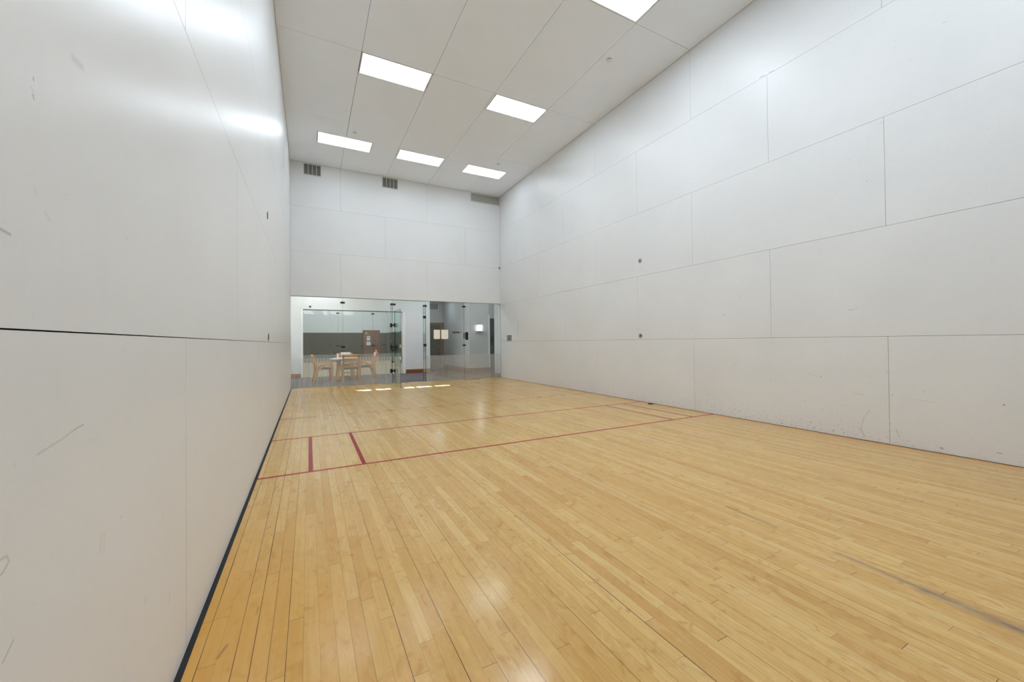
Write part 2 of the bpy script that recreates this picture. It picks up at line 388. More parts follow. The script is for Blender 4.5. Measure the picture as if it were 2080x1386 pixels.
# ------------------------------------------------------------------ geometry helpers
def tag(o, label=None, cat=None, group=None, kind=None):
    if label: o['label'] = label
    if cat: o['category'] = cat
    if group: o['group'] = group
    if kind: o['kind'] = kind
    return o
class MB:
    def __init__(s): s.b = bmesh.new()
    def box(s, x0, x1, y0, y1, z0, z1, mi=0, bevel=0., faces=None, m=None):
        v = [s.b.verts.new((x, y, z)) for z in (z0, z1) for y in (y0, y1) for x in (x0, x1)]
        F = {'z-': (0, 2, 3, 1), 'z+': (4, 5, 7, 6), 'y-': (0, 1, 5, 4), 'y+': (2, 6, 7, 3), 'x-': (0, 4, 6, 2), 'x+': (1, 3, 7, 5)}
        fs = []
        for k, q in F.items():
            f = s.b.faces.new([v[i] for i in q]); f.material_index = mi
            if faces and k in faces: f.material_index = faces[k]
            fs.append(f)
        if bevel:
            es = list({e for f in fs for e in f.edges})
            r = bmesh.ops.bevel(s.b, geom=es, offset=bevel, segments=2, affect='EDGES', profile=.5)
            v = list({q for f in r['faces'] for q in f.verts})
        if m is not None: bmesh.ops.transform(s.b, matrix=m, verts=v)
        return s
    def prism(s, poly, axis, a, b, mi=0):
        """extrude a 2D outline along an axis from a to b"""
        def P(p, t):
            return {'x': (t, p[0], p[1]), 'y': (p[0], t, p[1]), 'z': (p[0], p[1], t)}[axis]
        A = [s.b.verts.new(P(p, a)) for p in poly]; B = [s.b.verts.new(P(p, b)) for p in poly]
        n = len(poly)
        for f in ([A[::-1], B] + [[A[i], A[(i+1) % n], B[(i+1) % n], B[i]] for i in range(n)]):
            s.b.faces.new(f).material_index = mi
        return s
    def cyl(s, c, r, h, axis='z', seg=24, r2=None, mi=0):
        """c = centre of the base, extends h along the axis"""
        r2 = r if r2 is None else r2
        rot = {'z': Matrix.Identity(3), 'x': Matrix.Rotation(math.pi/2, 3, 'Y'), 'y': Matrix.Rotation(-math.pi/2, 3, 'X')}[axis]
        c = Vector(c)
        A = [s.b.verts.new(c+rot @ Vector((r*math.cos(k), r*math.sin(k), 0))) for k in [2*math.pi*i/seg for i in range(seg)]]
        B = [s.b.verts.new(c+rot @ Vector((r2*math.cos(k), r2*math.sin(k), h))) for k in [2*math.pi*i/seg for i in range(seg)]]
        for f in ([A[::-1], B] + [[A[i], A[(i+1) % seg], B[(i+1) % seg], B[i]] for i in range(seg)]):
            s.b.faces.new(f).material_index = mi
        return s
    def ring(s, c, r0, r1, h, axis='z', seg=32, mi=0):
        rot = {'z': Matrix.Identity(3), 'x': Matrix.Rotation(math.pi/2, 3, 'Y'), 'y': Matrix.Rotation(-math.pi/2, 3, 'X')}[axis]
        c = Vector(c); R = []
        for k in range(seg):
            a = 2*math.pi*k/seg
            R.append([s.b.verts.new(c+rot @ Vector((r*math.cos(a), r*math.sin(a), z))) for r, z in ((r0, 0), (r1, 0), (r1, h), (r0, h))])
        for k in range(seg):
            p, q = R[k], R[(k+1) % seg]
            for i in range(4):
                s.b.faces.new([p[i], q[i], q[(i+1) % 4], p[(i+1) % 4]]).material_index = mi
        return s
    def sweep(s, pts, wx, wz, side=Vector((1, 0, 0)), mi=0):
        """rectangular bar along a path; side = constant width direction"""
        pts = [Vector(p) for p in pts]; R = []
        for i, p in enumerate(pts):
            d = (pts[min(i+1, len(pts)-1)]-pts[max(i-1, 0)]).normalized()
            n = side.cross(d).normalized()
            ww = wz[i] if isinstance(wz, (list, tuple)) else wz
            R.append([s.b.verts.new(p+side*a*wx/2+n*b*ww/2) for a, b in ((-1, -1), (1, -1), (1, 1), (-1, 1))])
        for p, q in zip(R, R[1:]):
            for i in range(4):
                s.b.faces.new([p[i], p[(i+1) % 4], q[(i+1) % 4], q[i]]).material_index = mi
        s.b.faces.new(R[0][::-1]).material_index = mi; s.b.faces.new(R[-1]).material_index = mi
        return s
    def build(s, name, mats, parent=None, smooth=False):
        bmesh.ops.recalc_face_normals(s.b, faces=s.b.faces)
        me = bpy.data.meshes.new(name); s.b.to_mesh(me); s.b.free()
        for m in (mats if isinstance(mats, (list, tuple)) else [mats]):
            me.materials.append(M[m] if isinstance(m, str) else m)
        if smooth:
            for p in me.polygons: p.use_smooth = True
            me.set_sharp_from_angle(angle=math.radians(35))
        o = bpy.data.objects.new(name, me); COL.objects.link(o)
        if parent is not None: o.parent = parent
        return o
def empty(name, loc=(0, 0, 0), rz=0.):
    o = bpy.data.objects.new(name, None); COL.objects.link(o)
    o.location = loc; o.rotation_euler = (0, 0, rz); o.empty_display_size = .05
    return o
def copy_tree(o, parent=None):
    c = o.copy(); COL.objects.link(c)
    if parent is not None: c.parent = parent
    for ch in list(o.children): copy_tree(ch, c)
    return c
def struct(o, label=None): return tag(o, label, kind='structure')

def subtract(rects, h):
    out = []
    for (a, b, c, d) in rects:
        ha, hb, hc, hd = max(a, h[0]), min(b, h[1]), max(c, h[2]), min(d, h[3])
        if ha >= hb or hc >= hd: out.append((a, b, c, d)); continue
        if a < ha: out.append((a, ha, c, d))
        if hb < b: out.append((hb, b, c, d))
        if c < hc: out.append((ha, hb, c, hc))
        if hd < d: out.append((ha, hb, hd, d))
    return out

# ------------------------------------------------------------------ THE COURT
X1, H, L = 6.096, 6.008, 12.192
G = .0031        # width of a panel seam
ROWS_R = [0, 1.190, 2.412, 3.624, 4.842, H]
ROWS_L = [0, 1.196, 2.394, 3.596, 4.82, H]
ROWS_B = [2.440, 3.632, 4.828, H]
def side_wall(name, x, d, rows, mat, label, pick):
    """panels 2.438 m long, staggered by half; d = direction of the wall's thickness"""
    mb = MB()
    for r in range(5):
        z0, z1 = rows[r]+(G/2 if r else 0), rows[r+1]-G/2
        cuts = [-(2.438 if r % 2 == 0 else 1.219)-2.438*k for k in range(6)]
        cuts = [0.] + [c for c in cuts if c > -L+.1] + [-L]
        for a, b in zip(cuts, cuts[1:]):
            ya, yb = b+G/2, a-G/2
            mb.box(min(x, x+d*.018), max(x, x+d*.018), ya, yb, z0, z1, pick(r, ya, yb))
    mb.box(min(x, x+d*.018), max(x, x+d*.018), .0005, .17, 0, 2.4395)
    mb.box(min(x+d*.018, x+d*.15), max(x+d*.018, x+d*.15), -L, .17, -.05, H+.1, 1)
    return struct(mb.build(name, [mat[0], 'seam', *mat[1:]]), label)
side_wall('wall_left', 0, -1, ROWS_L, ['panel_left', 'panel_left_scuffed'], 'left court wall of large white laminate panels with fine dark seams',
          lambda r, a, b: 2 if r < 2 and a < -9.7 else 0)
side_wall('wall_right', X1, 1, ROWS_R, ['panel_right', 'panel_right_dirty', 'panel_right_scuffed'], 'right court wall of large white panels, scuffed along its foot',
          lambda r, a, b: 3 if a < -8.4 and r in (0, 1, 3, 4) and b > -10.7 else 2 if r == 0 else 3 if r == 2 and a < -6.2 < b else 0)

mb = MB()
bj = {0: (1.212, 3.634), 1: (2.408, 4.872), 2: (1.222, 3.634)}
for r in range(3):
    cs = [0, *bj[r], X1]
    for a, b in zip(cs, cs[1:]):
        mb.box(a+G/2, b-G/2, 0, .018, ROWS_B[r]+(G/2 if r else 0), ROWS_B[r+1]-G/2)
mb.box(-.0179, X1+.0179, .018, .16, 2.440, H+.1, 1, faces={'y+': 2, 'z-': 2})
struct(mb.build('wall_back', ['panel_back', 'seam', 'paint']), 'white panelled wall above the glass at the far end')

mb = MB()
for r in range(5):
    for a, b in ((0, 2.438), (2.438, 4.876), (4.876, X1)):
        mb.box(a+G/2, b-G/2, -L-.018, -L, ROWS_R[r]+G/2, ROWS_R[r+1]-G/2)
mb.box(0, X1, -L-.15, -L-.018, -.05, H+.1, 1)
struct(mb.build('wall_front', ['panel_front', 'seam']), 'white panelled front wall behind the viewpoint')

# floor
mb = MB(); mb.box(.022, X1, -L, 0.03, -.06, 0, 0)
struct(mb.build('floor', ['maple']), 'honey maple strip court floor with dark red court lines')
mb = MB(); mb.box(-.03, .0215, -L, .0, -.06, -.004, 0)
struct(mb.build('trim_1', ['black_rubber']), 'black recessed gap along the foot of the left wall')
mb = MB(); mb.box(X1-.006, X1, -L, .0, 0, .004, 0)
struct(mb.build('trim_2', ['seam']), 'thin grey joint line at the foot of the right wall')
mb = MB(); mb.box(.022, 2.6, .0301, .05, -.06, .002).box(3.575, X1, .0301, .05, -.06, .002).box(2.6, 3.575, .0301, .05, -.06, .002)
struct(mb.build('trim_3', ['oak']), 'pale wooden threshold strip under the glass wall')

# ceiling lights (x0, x1, y0, y1)
LIGHTS = [(1.225, 2.432, -4.862, -4.285), (3.690, 4.880, -4.862, -4.300), (3.672, 4.872, -7.93, -7.325),
          (.612, 1.828, -1.850, -1.292), (2.455, 3.640, -1.830, -1.285), (4.285, 5.480, -1.800, -1.262),
          (1.225, 2.432, -7.93, -7.325), (1.225, 2.432, -10.97, -10.37), (3.672, 4.872, -10.97, -10.37)]
LL = ['lit ceiling panel at upper left, second row of lights, left one',
      'lit ceiling panel right of the middle, in the second row of lights',
      'lit ceiling panel nearest the viewpoint, cut by the top edge of the photo',
      'lit ceiling panel nearest the left wall, in front of the far grilles',
      'lit ceiling panel in the middle of the farthest row of three',
      'lit ceiling panel nearest the right wall in the farthest row',
      'lit ceiling panel overhead on the left, above the frame',
      'lit ceiling panel behind the viewpoint, on the left',
      'lit ceiling panel behind the viewpoint, on the right']
strips = [0, 1.222, 2.436, 3.660, 4.880, X1]
ycuts = {0: [0, -2.50, -4.862, -7.325, -9.76, -L], 1: [0, -1.25, -4.862, -7.325, -9.76, -L], 2: [0, -4.862, -7.325, -9.76, -L],
         3: [0, -1.82, -4.862, -7.325, -9.76, -L], 4: [0, -2.46, -4.862, -7.325, -9.76, -L]}
mb = MB()
for i in range(5):
    ys = ycuts[i]
    for a, b in zip(ys, ys[1:]):
        rs = [(strips[i]+.003, strips[i+1]-.003, b+.003, a-.003)]
        for h in LIGHTS: rs = subtract(rs, h)
        for (p, q, r_, s_) in rs: mb.box(p, q, r_, s_, H, H+.02, 0)
rs = [(-.1, X1+.1, -L-.1, .1)]
for h in LIGHTS: rs = subtract(rs, (h[0]+.01, h[1]-.01, h[2]+.01, h[3]-.01))
for (p, q, r_, s_) in rs: mb.box(p, q, r_, s_, H+.02, H+.06, 1)
struct(mb.build('ceiling', ['panel_ceiling', 'seam']), 'flat off-white ceiling of large panels with thin seams')

for (x0, x1, y0, y1), lb in zip(LIGHTS, LL):
    t = empty('ceiling_light', ((x0+x1)/2, (y0+y1)/2, H))
    tag(t, lb, 'ceiling light', 'flush rectangular ceiling lights')
    a, b = (x1-x0)/2-.006, (y1-y0)/2-.006; f = .022
    m1 = MB()
    m1.box(-a, a, -b, -b+f, -.003, .05, bevel=.002).box(-a, a, b-f, b, -.003, .05, bevel=.002)
    m1.box(-a, -a+f, -b+f, b-f, -.003, .05, bevel=.002).box(a-f, a, -b+f, b-f, -.003, .05, bevel=.002)
    m1.build('frame', 'light_frame', t)
    m2 = MB(); m2.box(-a+f, a-f, -b+f, b-f, .006, .012)
    m2.build('diffuser', 'panel_emit_far' if -3 < y0 else 'panel_emit_near' if y0 < -7 else 'panel_emit', t)

# sprinkler caps
for (x, y, lb) in ((5.031, -6.551, 'small round ceiling cap nearest the viewpoint, by the right wall'),
                   (1.375, -2.136, 'small round ceiling cap beside the far left light'),
                   (5.027, -2.149, 'small round ceiling cap behind the far right light')):
    t = empty('sprinkler_cap', (x, y, H)); tag(t, lb, 'sprinkler', 'concealed sprinkler caps')
    MB().cyl((0, 0, -.014), .044, .003, seg=32).build('cover_plate', 'light_frame', t)
    MB().cyl((0, 0, -.011), .038, .011, seg=24).build('cup', 'grey_plastic', t)

# wall grilles
def grille(name, x0, x1, z0, z1, y, lb, group=None, nx=4, d=-1):
    t = empty(name, ((x0+x1)/2, y, (z0+z1)/2)); tag(t, lb, 'vent', group)
    a, b = (x1-x0)/2, (z1-z0)/2; f = .018
    m1 = MB()
    yo, yi = (-.014, -.0005)
    m1.box(-a-f, a+f, yo, yi, b, b+f).box(-a-f, a+f, yo, yi, -b-f, -b).box(-a-f, -a, yo, yi, -b, b).box(a, a+f, yo, yi, -b, b)
    for k in range(1, nx):
        xx = -a+2*a*k/nx; m1.box(xx-.006, xx+.006, yo, yi, -b, b)
    m1.build('frame', 'vent_frame', t)
    m2 = MB(); n = 22
    for k in range(n):
        zz = -b+2*b*(k+.5)/n
        m2.box(-a, a, -.009, -.003, zz-.0042, zz+.0042)
    m2.build('louver', 'vent_dark', t)
    MB().box(-a, a, -.003, -.0006, -b, b).build('backing', 'vent_back', t)
    return t
grille('wall_grille', .329, .722, 5.700, 5.970, 0, 'grey four-part wall grille under the ceiling at the left corner', 'return air grilles')
grille('wall_grille', 2.345, 2.757, 5.700, 5.972, 0, 'grey four-part wall grille under the ceiling in the middle of the far wall', 'return air grilles')
t = empty('filter_grille', (5.572, 0, 5.846)); tag(t, 'wide pale grille with mottled filter in the upper right corner', 'vent')
m1 = MB(); a, b, f = .485, .118, .02
m1.box(-a-f, a+f, -.016, -.0005, b, b+f).box(-a-f, a+f, -.016, -.0005, -b-f, -b).box(-a-f, -a, -.016, -.0005, -b, b).box(a, a+f, -.016, -.0005, -b, b)
m1.build('frame', 'vent_frame', t)
MB().box(-a+.006, a-.006, -.006, -.003, -b+.004, b-.008).build('filter', 'filter', t)
MB().box(-a, a, -.003, -.0006, -b, b).build('backing', 'vent_back', t)
for xx in (-.18, .03): MB().cyl((xx, -.009, 0), .012, .004, 'y', 12).build('screw', 'vent_dark', t)

# net plugs in the side walls
for (x, y, z, lb) in ((X1, -6.161, 2.706, 'upper round metal plug set in the right wall'),
                      (X1, -6.149, 1.262, 'lower round metal plug set in the right wall, by a panel corner'),
                      (0., -6.368, 2.666, 'upper round metal plug set in the left wall'),
                      (0., -6.299, 1.253, 'lower round metal plug set in the left wall')):
    s = -1 if x else 1
    t = empty('wall_plug', (x, y, z)); tag(t, lb, 'wall plug', 'net anchor plugs')
    MB().ring((0 if s > 0 else -.005, 0, 0), .019, .042, .005, 'x').build('flange', 'grey_plastic' if not x else 'steel', t)
    MB().ring((0 if s > 0 else -.003, 0, 0), .010, .019, .003, 'x').build('bushing', 'steel', t)
    MB().cyl((0 if s > 0 else -.002, 0, 0), .010, .002, 'x', 16).build('socket', 'black_rubber', t)

t = empty('recessed_wall_box', (X1, -.632, 1.300)); tag(t, 'small grey steel box recessed in the right wall near the far corner', 'wall box')
m1 = MB(); a, b = .16, .088
m1.box(-.006, -.0003, -a, a, b-.012, b, 0).box(-.006, -.0003, -a, a, -b, -b+.008).box(-.006, -.0003, -a, -a+.012, -b, b).box(-.006, -.0003, a-.012, a, -b, b)
m1.build('frame', 'steel', t)
MB().box(-.003, -.0004, -a+.012, a-.012, -b+.008, b-.012).build('door', 'steel', t)
MB().box(-.008, -.003, -a+.012, a-.012, b-.034, b-.026).build('lip', 'vent_back', t)
MB().box(-.010, -.003, -.012, .012, -.06, .01).build('latch', 'vent_back', t)

t = MB().cyl((6.021, -6.452, 0), .055, .006, 'z', 24).cyl((6.021, -6.452, .006), .02, .006, 'z', 16).build('floor_plate', 'black_rubber')
tag(t, 'small black plate on the floor at the foot of the right wall', 'floor plate')

# ------------------------------------------------------------------ GLASS WALL OF THE COURT (plane y = 0)
GT = .012
def pane(x0, x1, z0, z1, y, name='window_1', mat='glass', label=None):
    mb = MB(); mb.box(x0, x1, y, y+GT, z0, z1, 0, faces={'x-': 1, 'x+': 1, 'z+': 1, 'z-': 1})
    return struct(mb.build(name, [mat, 'glass_edge']), label)
def clip(x, z, y, parent, w=.108, h=.052, name='clip'):
    mb = MB()
    mb.box(x-w/2, x-.004, y-.012, y+GT+.012, z-h/2, z+h/2, bevel=.002)
    mb.box(x+.004, x+w/2, y-.012, y+GT+.012, z-h/2, z+h/2, bevel=.002)
    mb.box(x-.004, x+.004, y-.006, y+GT+.006, z-h/3, z+h/3)
    return mb.build(name, 'black_metal', parent)
ZG = 2.436
g1 = pane(.006, 1.257, .003, ZG, .006, 'window_1', label='court glass pane beside the left wall, striped below')
g2 = pane(1.261, 2.590, .003, ZG, .006, 'window_2', label='court glass pane left of the open door, striped below')
g3 = pane(3.582, 4.806, .003, ZG, .006, 'window_3', label='court glass pane right of the doorway, with two paper sheets')
g4 = pane(4.810, X1-.006, .003, ZG, .006, 'window_4', label='court glass pane beside the right wall, striped below')
g5 = pane(2.60, 3.575, 2.12, ZG, .006, 'window_5', 'glass_plain', 'narrow glass transom above the open door')
clip(1.259, 2.300, .006, g1); clip(1.262, 1.077, .006, g1)
clip(4.808, 2.306, .006, g3); clip(4.808, 1.080, .006, g3, .098)
for x_, g_ in ((1.259, g1), (4.808, g3)):
    MB().box(x_-.0019, x_+.0019, .004, .020, .004, ZG-.002).build('joint', 'glass_edge', g_)
struct(MB().box(.001, X1-.001, -.003, .024, 2.4362, 2.4399).build('shade_strip_1', ['grey_plastic']), 'thin dark strip put in as the shadow line over the court glass')  # dark strip added to draw the shadow line under the header
# fins behind the door jambs
for (x, n, p, lb) in ((2.592, 'window_6', -.0, 'upright glass fin on the hinge side of the doorway'), (3.575, 'window_7', 0, 'upright glass fin on the latch side of the doorway')):
    mb = MB(); mb.box(x-GT/2, x+GT/2, .022, .28, .003, 2.34, 0, faces={'y-': 1, 'y+': 1, 'z+': 1, 'z-': 1})
    fo = struct(mb.build(n, ['glass_plain', 'glass_edge']), lb)
    if x < 3:
        clip(x+.02, 2.300, .006, fo, .15)
        MB().box(x-.045, x+.03, -.006, .03, .93, .985, bevel=.002).build('clip', 'black_metal', fo)
        MB().box(x-.03, x+.03, -.006, .03, .60, .635, bevel=.002).build('clip', 'black_metal', fo)
    else:
        clip(x-.02, 2.285, .006, fo, .12)
        MB().box(x-.075, x+.012, -.010, .026, 1.905, 1.985, bevel=.002).build('strike_plate', 'black_metal', fo)
        MB().box(x-.075, x+.018, -.010, .026, 1.058, 1.135, bevel=.002).build('strike_plate', 'black_metal', fo)
        MB().box(x+.0, x+.03, -.008, .02, .13, .23, bevel=.002).build('floor_latch', 'brass', fo)

# the glass door, standing open into the court
DL = .93; ang = math.radians(-89)
dr = empty('door_1', (2.640, -.012, 0), ang); struct(dr, 'frameless glass door standing open into the court')
mb = MB(); mb.box(.006, .80, -GT/2, GT/2, .012, 2.105, 0, faces={'x-': 1, 'x+': 1, 'z+': 1, 'z-': 1})
mb.build('glass_leaf', ['glass_door', 'glass_edge'], dr)
for z in (1.690, 1.05, .36):
    MB().box(.0, .10, -.018, .018, z-.058, z+.058, bevel=.003).build('hinge', 'black_metal', dr)
MB().box(.755, .803, -.020, .020, 1.035, 1.125, bevel=.003).build('lock', 'brass', dr)
MB().ring((.70, -.012, 1.08), .018, .03, .024, 'y').build('pull', 'chrome', dr)
for z in (1.690, 1.05, .36):
    o = MB().box(2.525, 2.588, -.012, .030, z-.058, z+.058, bevel=.003).box(2.586, 2.632, -.014, -.006, z-.022, z+.022).build('hinge_plate', 'black_metal', bpy.data.objects['window_6'])

# sheets of paper on the glass
def sheet(x0, x1, z0, z1, y, lb):
    c = .018
    mb = MB(); mb.prism([(x0, z1), (x0, z0+c), (x0+c*1.4, z0), (x1-c*1.4, z0), (x1, z0+c), (x1, z1)], 'y', y-.0008, y)
    return tag(mb.build('paper_sheet', 'paper'), lb, 'paper', 'paper sheets taped to the glass')
sheet(3.823, 4.022, 1.281, 1.566, .0055, 'cream paper sheet on the glass, the one nearer the doorway')
sheet(4.060, 4.284, 1.281, 1.566, .0055, 'cream paper sheet on the glass, the one farther from the doorway')
t = empty('wall_bar', (4.61, .03, 1.494)); tag(t, 'slim dark bar with a light grey end behind the glass', 'bar')
MB().box(-.18, .06, .0, .03, -.034, .022, bevel=.004).build('bar', 'grey_plastic', t)
MB().box(.06, .15, .0, .03, -.026, .034, bevel=.003).build('end_cap', 'steel', t)
t = empty('call_box', (4.88, 0, 1.372)); tag(t, 'black handset box fixed on the glass seam beside the right pane', 'call box')
MB().prism([(-.04, -.115), (.03, -.13), (.052, -.09), (.052, .11), (.0, .13), (-.04, .10)], 'y', -.045, .0055).build('case', 'black_metal', t)
MB().box(-.085, -.05, .019, .05, -.075, .105, bevel=.006).build('rear_plate', 'grey_plastic', t)
t = empty('round_pendant', (.463, 1.5, 2.293)); tag(t, 'small dark ball hanging on a thin rod behind the left glass', 'pendant')
u = bmesh.new(); bmesh.ops.create_uvsphere(u, u_segments=20, v_segments=12, radius=.034)
k = MB(); k.b.free(); k.b = u; k.build('ball', 'black_metal', t, smooth=True)
MB().cyl((0, 0, .03), .004, 1.27, 'z', 10).build('rod', 'white_trim', t)

# ------------------------------------------------------------------ CORRIDOR behind the glass
CH = 3.6
Y2 = 3.50
mb = MB(); mb.box(-1.6, 4.45, .0501, 3.72, -.06, 0)
struct(mb.build('floor', ['carpet']), 'grey violet carpet of the corridor behind the glass')
mb = MB(); mb.box(4.4501, 9.0, .0501, 6.1, -.06, 0).box(X1, 9.0, .0501, .052, -.06, 0)
struct(mb.build('floor', ['brown_floor']), 'brown polished floor of the corridor at the right')
# wall with the opening of the second court
mb = MB()
mb.box(-1.6, .18, Y2, Y2+.2, 0, CH).box(3.72, 4.69, Y2, Y2+.2, 0, CH).box(.18, 3.72, Y2, Y2+.2, 2.372, CH).box(4.69, 6.05, Y2, Y2+.2, 3.0, CH)
struct(mb.build('wall_corridor', ['paint']), 'white corridor wall around the opening of the second court')
mb = MB(); mb.box(.18, .245, Y2-.012, Y2+.2, 0, 2.372).box(3.625, 3.72, Y2-.012, Y2+.2, 0, 2.372)
struct(MB().box(.16, 3.74, Y2-.006, Y2+.2, 2.350, 2.3719).build('shade_strip_2', ['grey_plastic']), 'thin dark strip put in as the shadow line over the opening of the second court')  # dark strip drawn as the shadow line at the head of the opening
struct(mb.build('trim_4', ['white_trim']), 'white frame lining the opening of the second court')
mb = MB(); mb.box(-1.6, .175, Y2-.016, Y2-.0005, 0, .15).box(3.74, 4.69, Y2-.016, Y2-.0005, 0, .15).box(4.6905, 4.706, Y2-.016, Y2+.2, 0, .15)
struct(mb.build('baseboard_corridor', ['base_wood']), 'brown wooden baseboard of the white corridor wall')
mb = MB(); mb.box(-1.75, -1.6, .0, 3.7, 0, CH); struct(mb.build('wall_corridor_end', ['paint']), 'white end wall of the corridor at the left')
mb = MB(); mb.box(-1.6, -.1505, .02, .16, 0, CH); struct(mb.build('wall_corridor_near', ['paint']), 'corridor wall behind the left court wall')
# hallway with the wood door
mb = MB()
mb.box(4.54, 4.69, Y2+.2, 6.05, 0, 3.1)
mb.box(6.05, 6.20, 2.75, 6.05, 0, CH)
struct(mb.build('wall_hallway', ['paint_grey']), 'pale grey side walls of the hallway')
mb = MB(); mb.box(4.54, 6.2, 6.05, 6.2, 0, 3.1)
struct(mb.build('wall_hallway_end', ['paint_grey']), 'end wall of the hallway above the brown door')
mb = MB(); mb.box(6.20, 6.89, 2.75, 2.90, 0, CH).box(6.05, 6.2, 2.7499, 2.75, 0, CH)
mb.box(6.93, 9, 3.05, 3.2, 0, CH).box(6.89, 6.95, 2.9, 3.2, 0, CH)
struct(mb.build('wall_sconce', ['paint_grey']), 'grey wall carrying the sconce')
mb = MB(); mb.box(6.885, 6.94, 2.72, 2.76, .15, 2.27)
struct(mb.build('trim_5', ['white_trim']), 'white upright casing right of the sconce')
mb = MB(); mb.box(6.034, 6.0495, 2.734, 6.04, 0, .15).box(6.034, 6.94, 2.734, 2.7495, 0, .15)
struct(mb.build('baseboard_hallway', ['base_wood']), 'brown wooden baseboard turning the hallway corner')
mb = MB(); mb.box(X1+.0005, X1+.149, .171, .50, 0, CH, 0)
struct(mb.build('wall_return', ['paint']), 'short white return wall at the right end of the glass')
mb = MB(); mb.box(X1-.016, X1, .052, .50, 0, .12).box(X1-.016, X1+.15, .5, .515, 0, .12)
struct(mb.build('baseboard_return', ['base_wood']), 'brown baseboard at the foot of the short return wall')
mb = MB(); mb.box(X1+.1505, 9.0, .0, .15, 0, CH).box(9.0, 9.15, 0, 3.2, 0, CH)
struct(mb.build('wall_corridor_far', ['paint_grey']), 'grey walls of the corridor beyond the right court wall')
d4 = MB().box(7.02, 7.95, 3.02, 3.049, 0, 2.15).build('door_4', 'dark_door'); struct(d4, 'dark grey door at the far right of the corridor')
MB().cyl((7.12, 2.96, 1.0), .02, .06, 'y', 16).build('door_handle', 'chrome', d4)
# ceiling of corridor with skylights
SKY = []
for (a, b) in ((1.42, 1.79), (1.89, 2.27), (2.60, 2.86), (2.93, 3.34), (3.42, 3.84)):
    SKY.append((a-2.412, b-2.412, .18, 1.16))
for (a, b) in ((2.6, 2.9), (2.99, 3.32), (3.40, 3.76)):
    SKY.append((a-2.412, b-2.412, 2.86, 3.26))
rs = [(-1.6, 6.05, .16, Y2)]
for h in SKY: rs = subtract(rs, h)
mb = MB()
for (p, q, r_, s_) in rs: mb.box(p, q, r_, s_, CH, CH+.06)
mb.box(6.05, 9.15, 0, 3.2, CH, CH+.06).box(4.54, 6.2, Y2+.2, 6.2, 3.1, 3.16)
struct(mb.build('ceiling', ['paint']), 'corridor ceiling with skylight openings')

# added unseen lamps that brighten the hallway and the right part of the corridor
for (x0, x1, y0, y1, z, m_, lb) in ((5.1, 5.7, 4.6, 5.2, 3.1, 'fill_emit_weak', 'added dim fill lamp of the hallway, unseen above the view through the glass'),
                                (6.9, 7.5, 1.2, 1.8, CH, 'panel_emit', 'added unseen fill lamp in the corridor right of the court'),
                                (3.9, 5.1, 1.5, 2.1, CH, 'panel_emit_near', 'added unseen fill lamp in the corridor in front of the hallway')):
    t = empty('corridor_fill_light', ((x0+x1)/2, (y0+y1)/2, z)); tag(t, lb, 'ceiling light', 'added fill lamps of the corridor')
    a, b = (x1-x0)/2, (y1-y0)/2
    MB().box(-a, a, -b, b, -.03, -.0005).build('frame', 'light_frame', t)
    MB().box(-a+.03, a-.03, -b+.03, b-.03, -.034, -.0301).build('diffuser', m_, t)
# hallway door, grille
d2 = MB().box(4.80, 5.90, 6.0, 6.03, 0.005, 1.98).build('door_2', 'olive'); struct(d2, 'dark olive door with wooden frame at the end of the hallway')
MB().box(4.72, 4.80, 5.98, 6.049, 0, 2.10).box(5.90, 6.049, 5.98, 6.049, 0, 2.10).box(4.80, 5.90, 5.98, 6.049, 1.98, 2.10).build('frame', 'door_frame_wood', d2)
MB().cyl((5.82, 5.94, 1.0), .022, .06, 'y', 16).build('door_handle', 'chrome', d2)
t = grille('wall_grille', 5.37, 5.78, 2.72, 2.98, 6.05, 'grey grille high on the hallway wall above the brown door')

# sconce
t = empty('wall_sconce_lamp', (6.487, 2.75, 1.742)); tag(t, 'lit square wall sconce with dark frame on the grey wall', 'wall lamp')
a, b = .098, .122
MB().box(-a, a, -.085, -.03, -b, b, bevel=.004).build('lamp_shade', 'sconce_emit', t)
mb = MB().box(-a-.01, a+.01, -.095, -.0, b, b+.014).box(-a-.01, a+.01, -.095, -.0, -b-.014, -b)
mb.box(-a-.01, -a, -.095, -.08, -b, b).box(a, a+.01, -.095, -.08, -b, b).box(a*.3, a*.3+.008, -.092, -.085, -b, b)
mb.box(-a, a, -.092, -.087, -b*.35, -b*.35+.005).box(-a, a, -.092, -.087, b*.35, b*.35+.005)
mb.build('frame', 'grey_plastic', t)
MB().box(-.06, .06, -.03, -.0005, -.08, .08).build('backplate', 'steel', t)

t = empty('wall_outlet', (4.226, Y2, .462)); tag(t, 'white power outlet low on the white corridor wall', 'outlet')
MB().box(-.038, .038, -.006, -.0005, -.06, .06, bevel=.002).build('cover_plate', 'white_trim', t)
MB().box(-.018, .018, -.008, -.006, .008, .036).box(-.018, .018, -.008, -.006, -.036, -.008).build('socket', 'paint_grey', t)

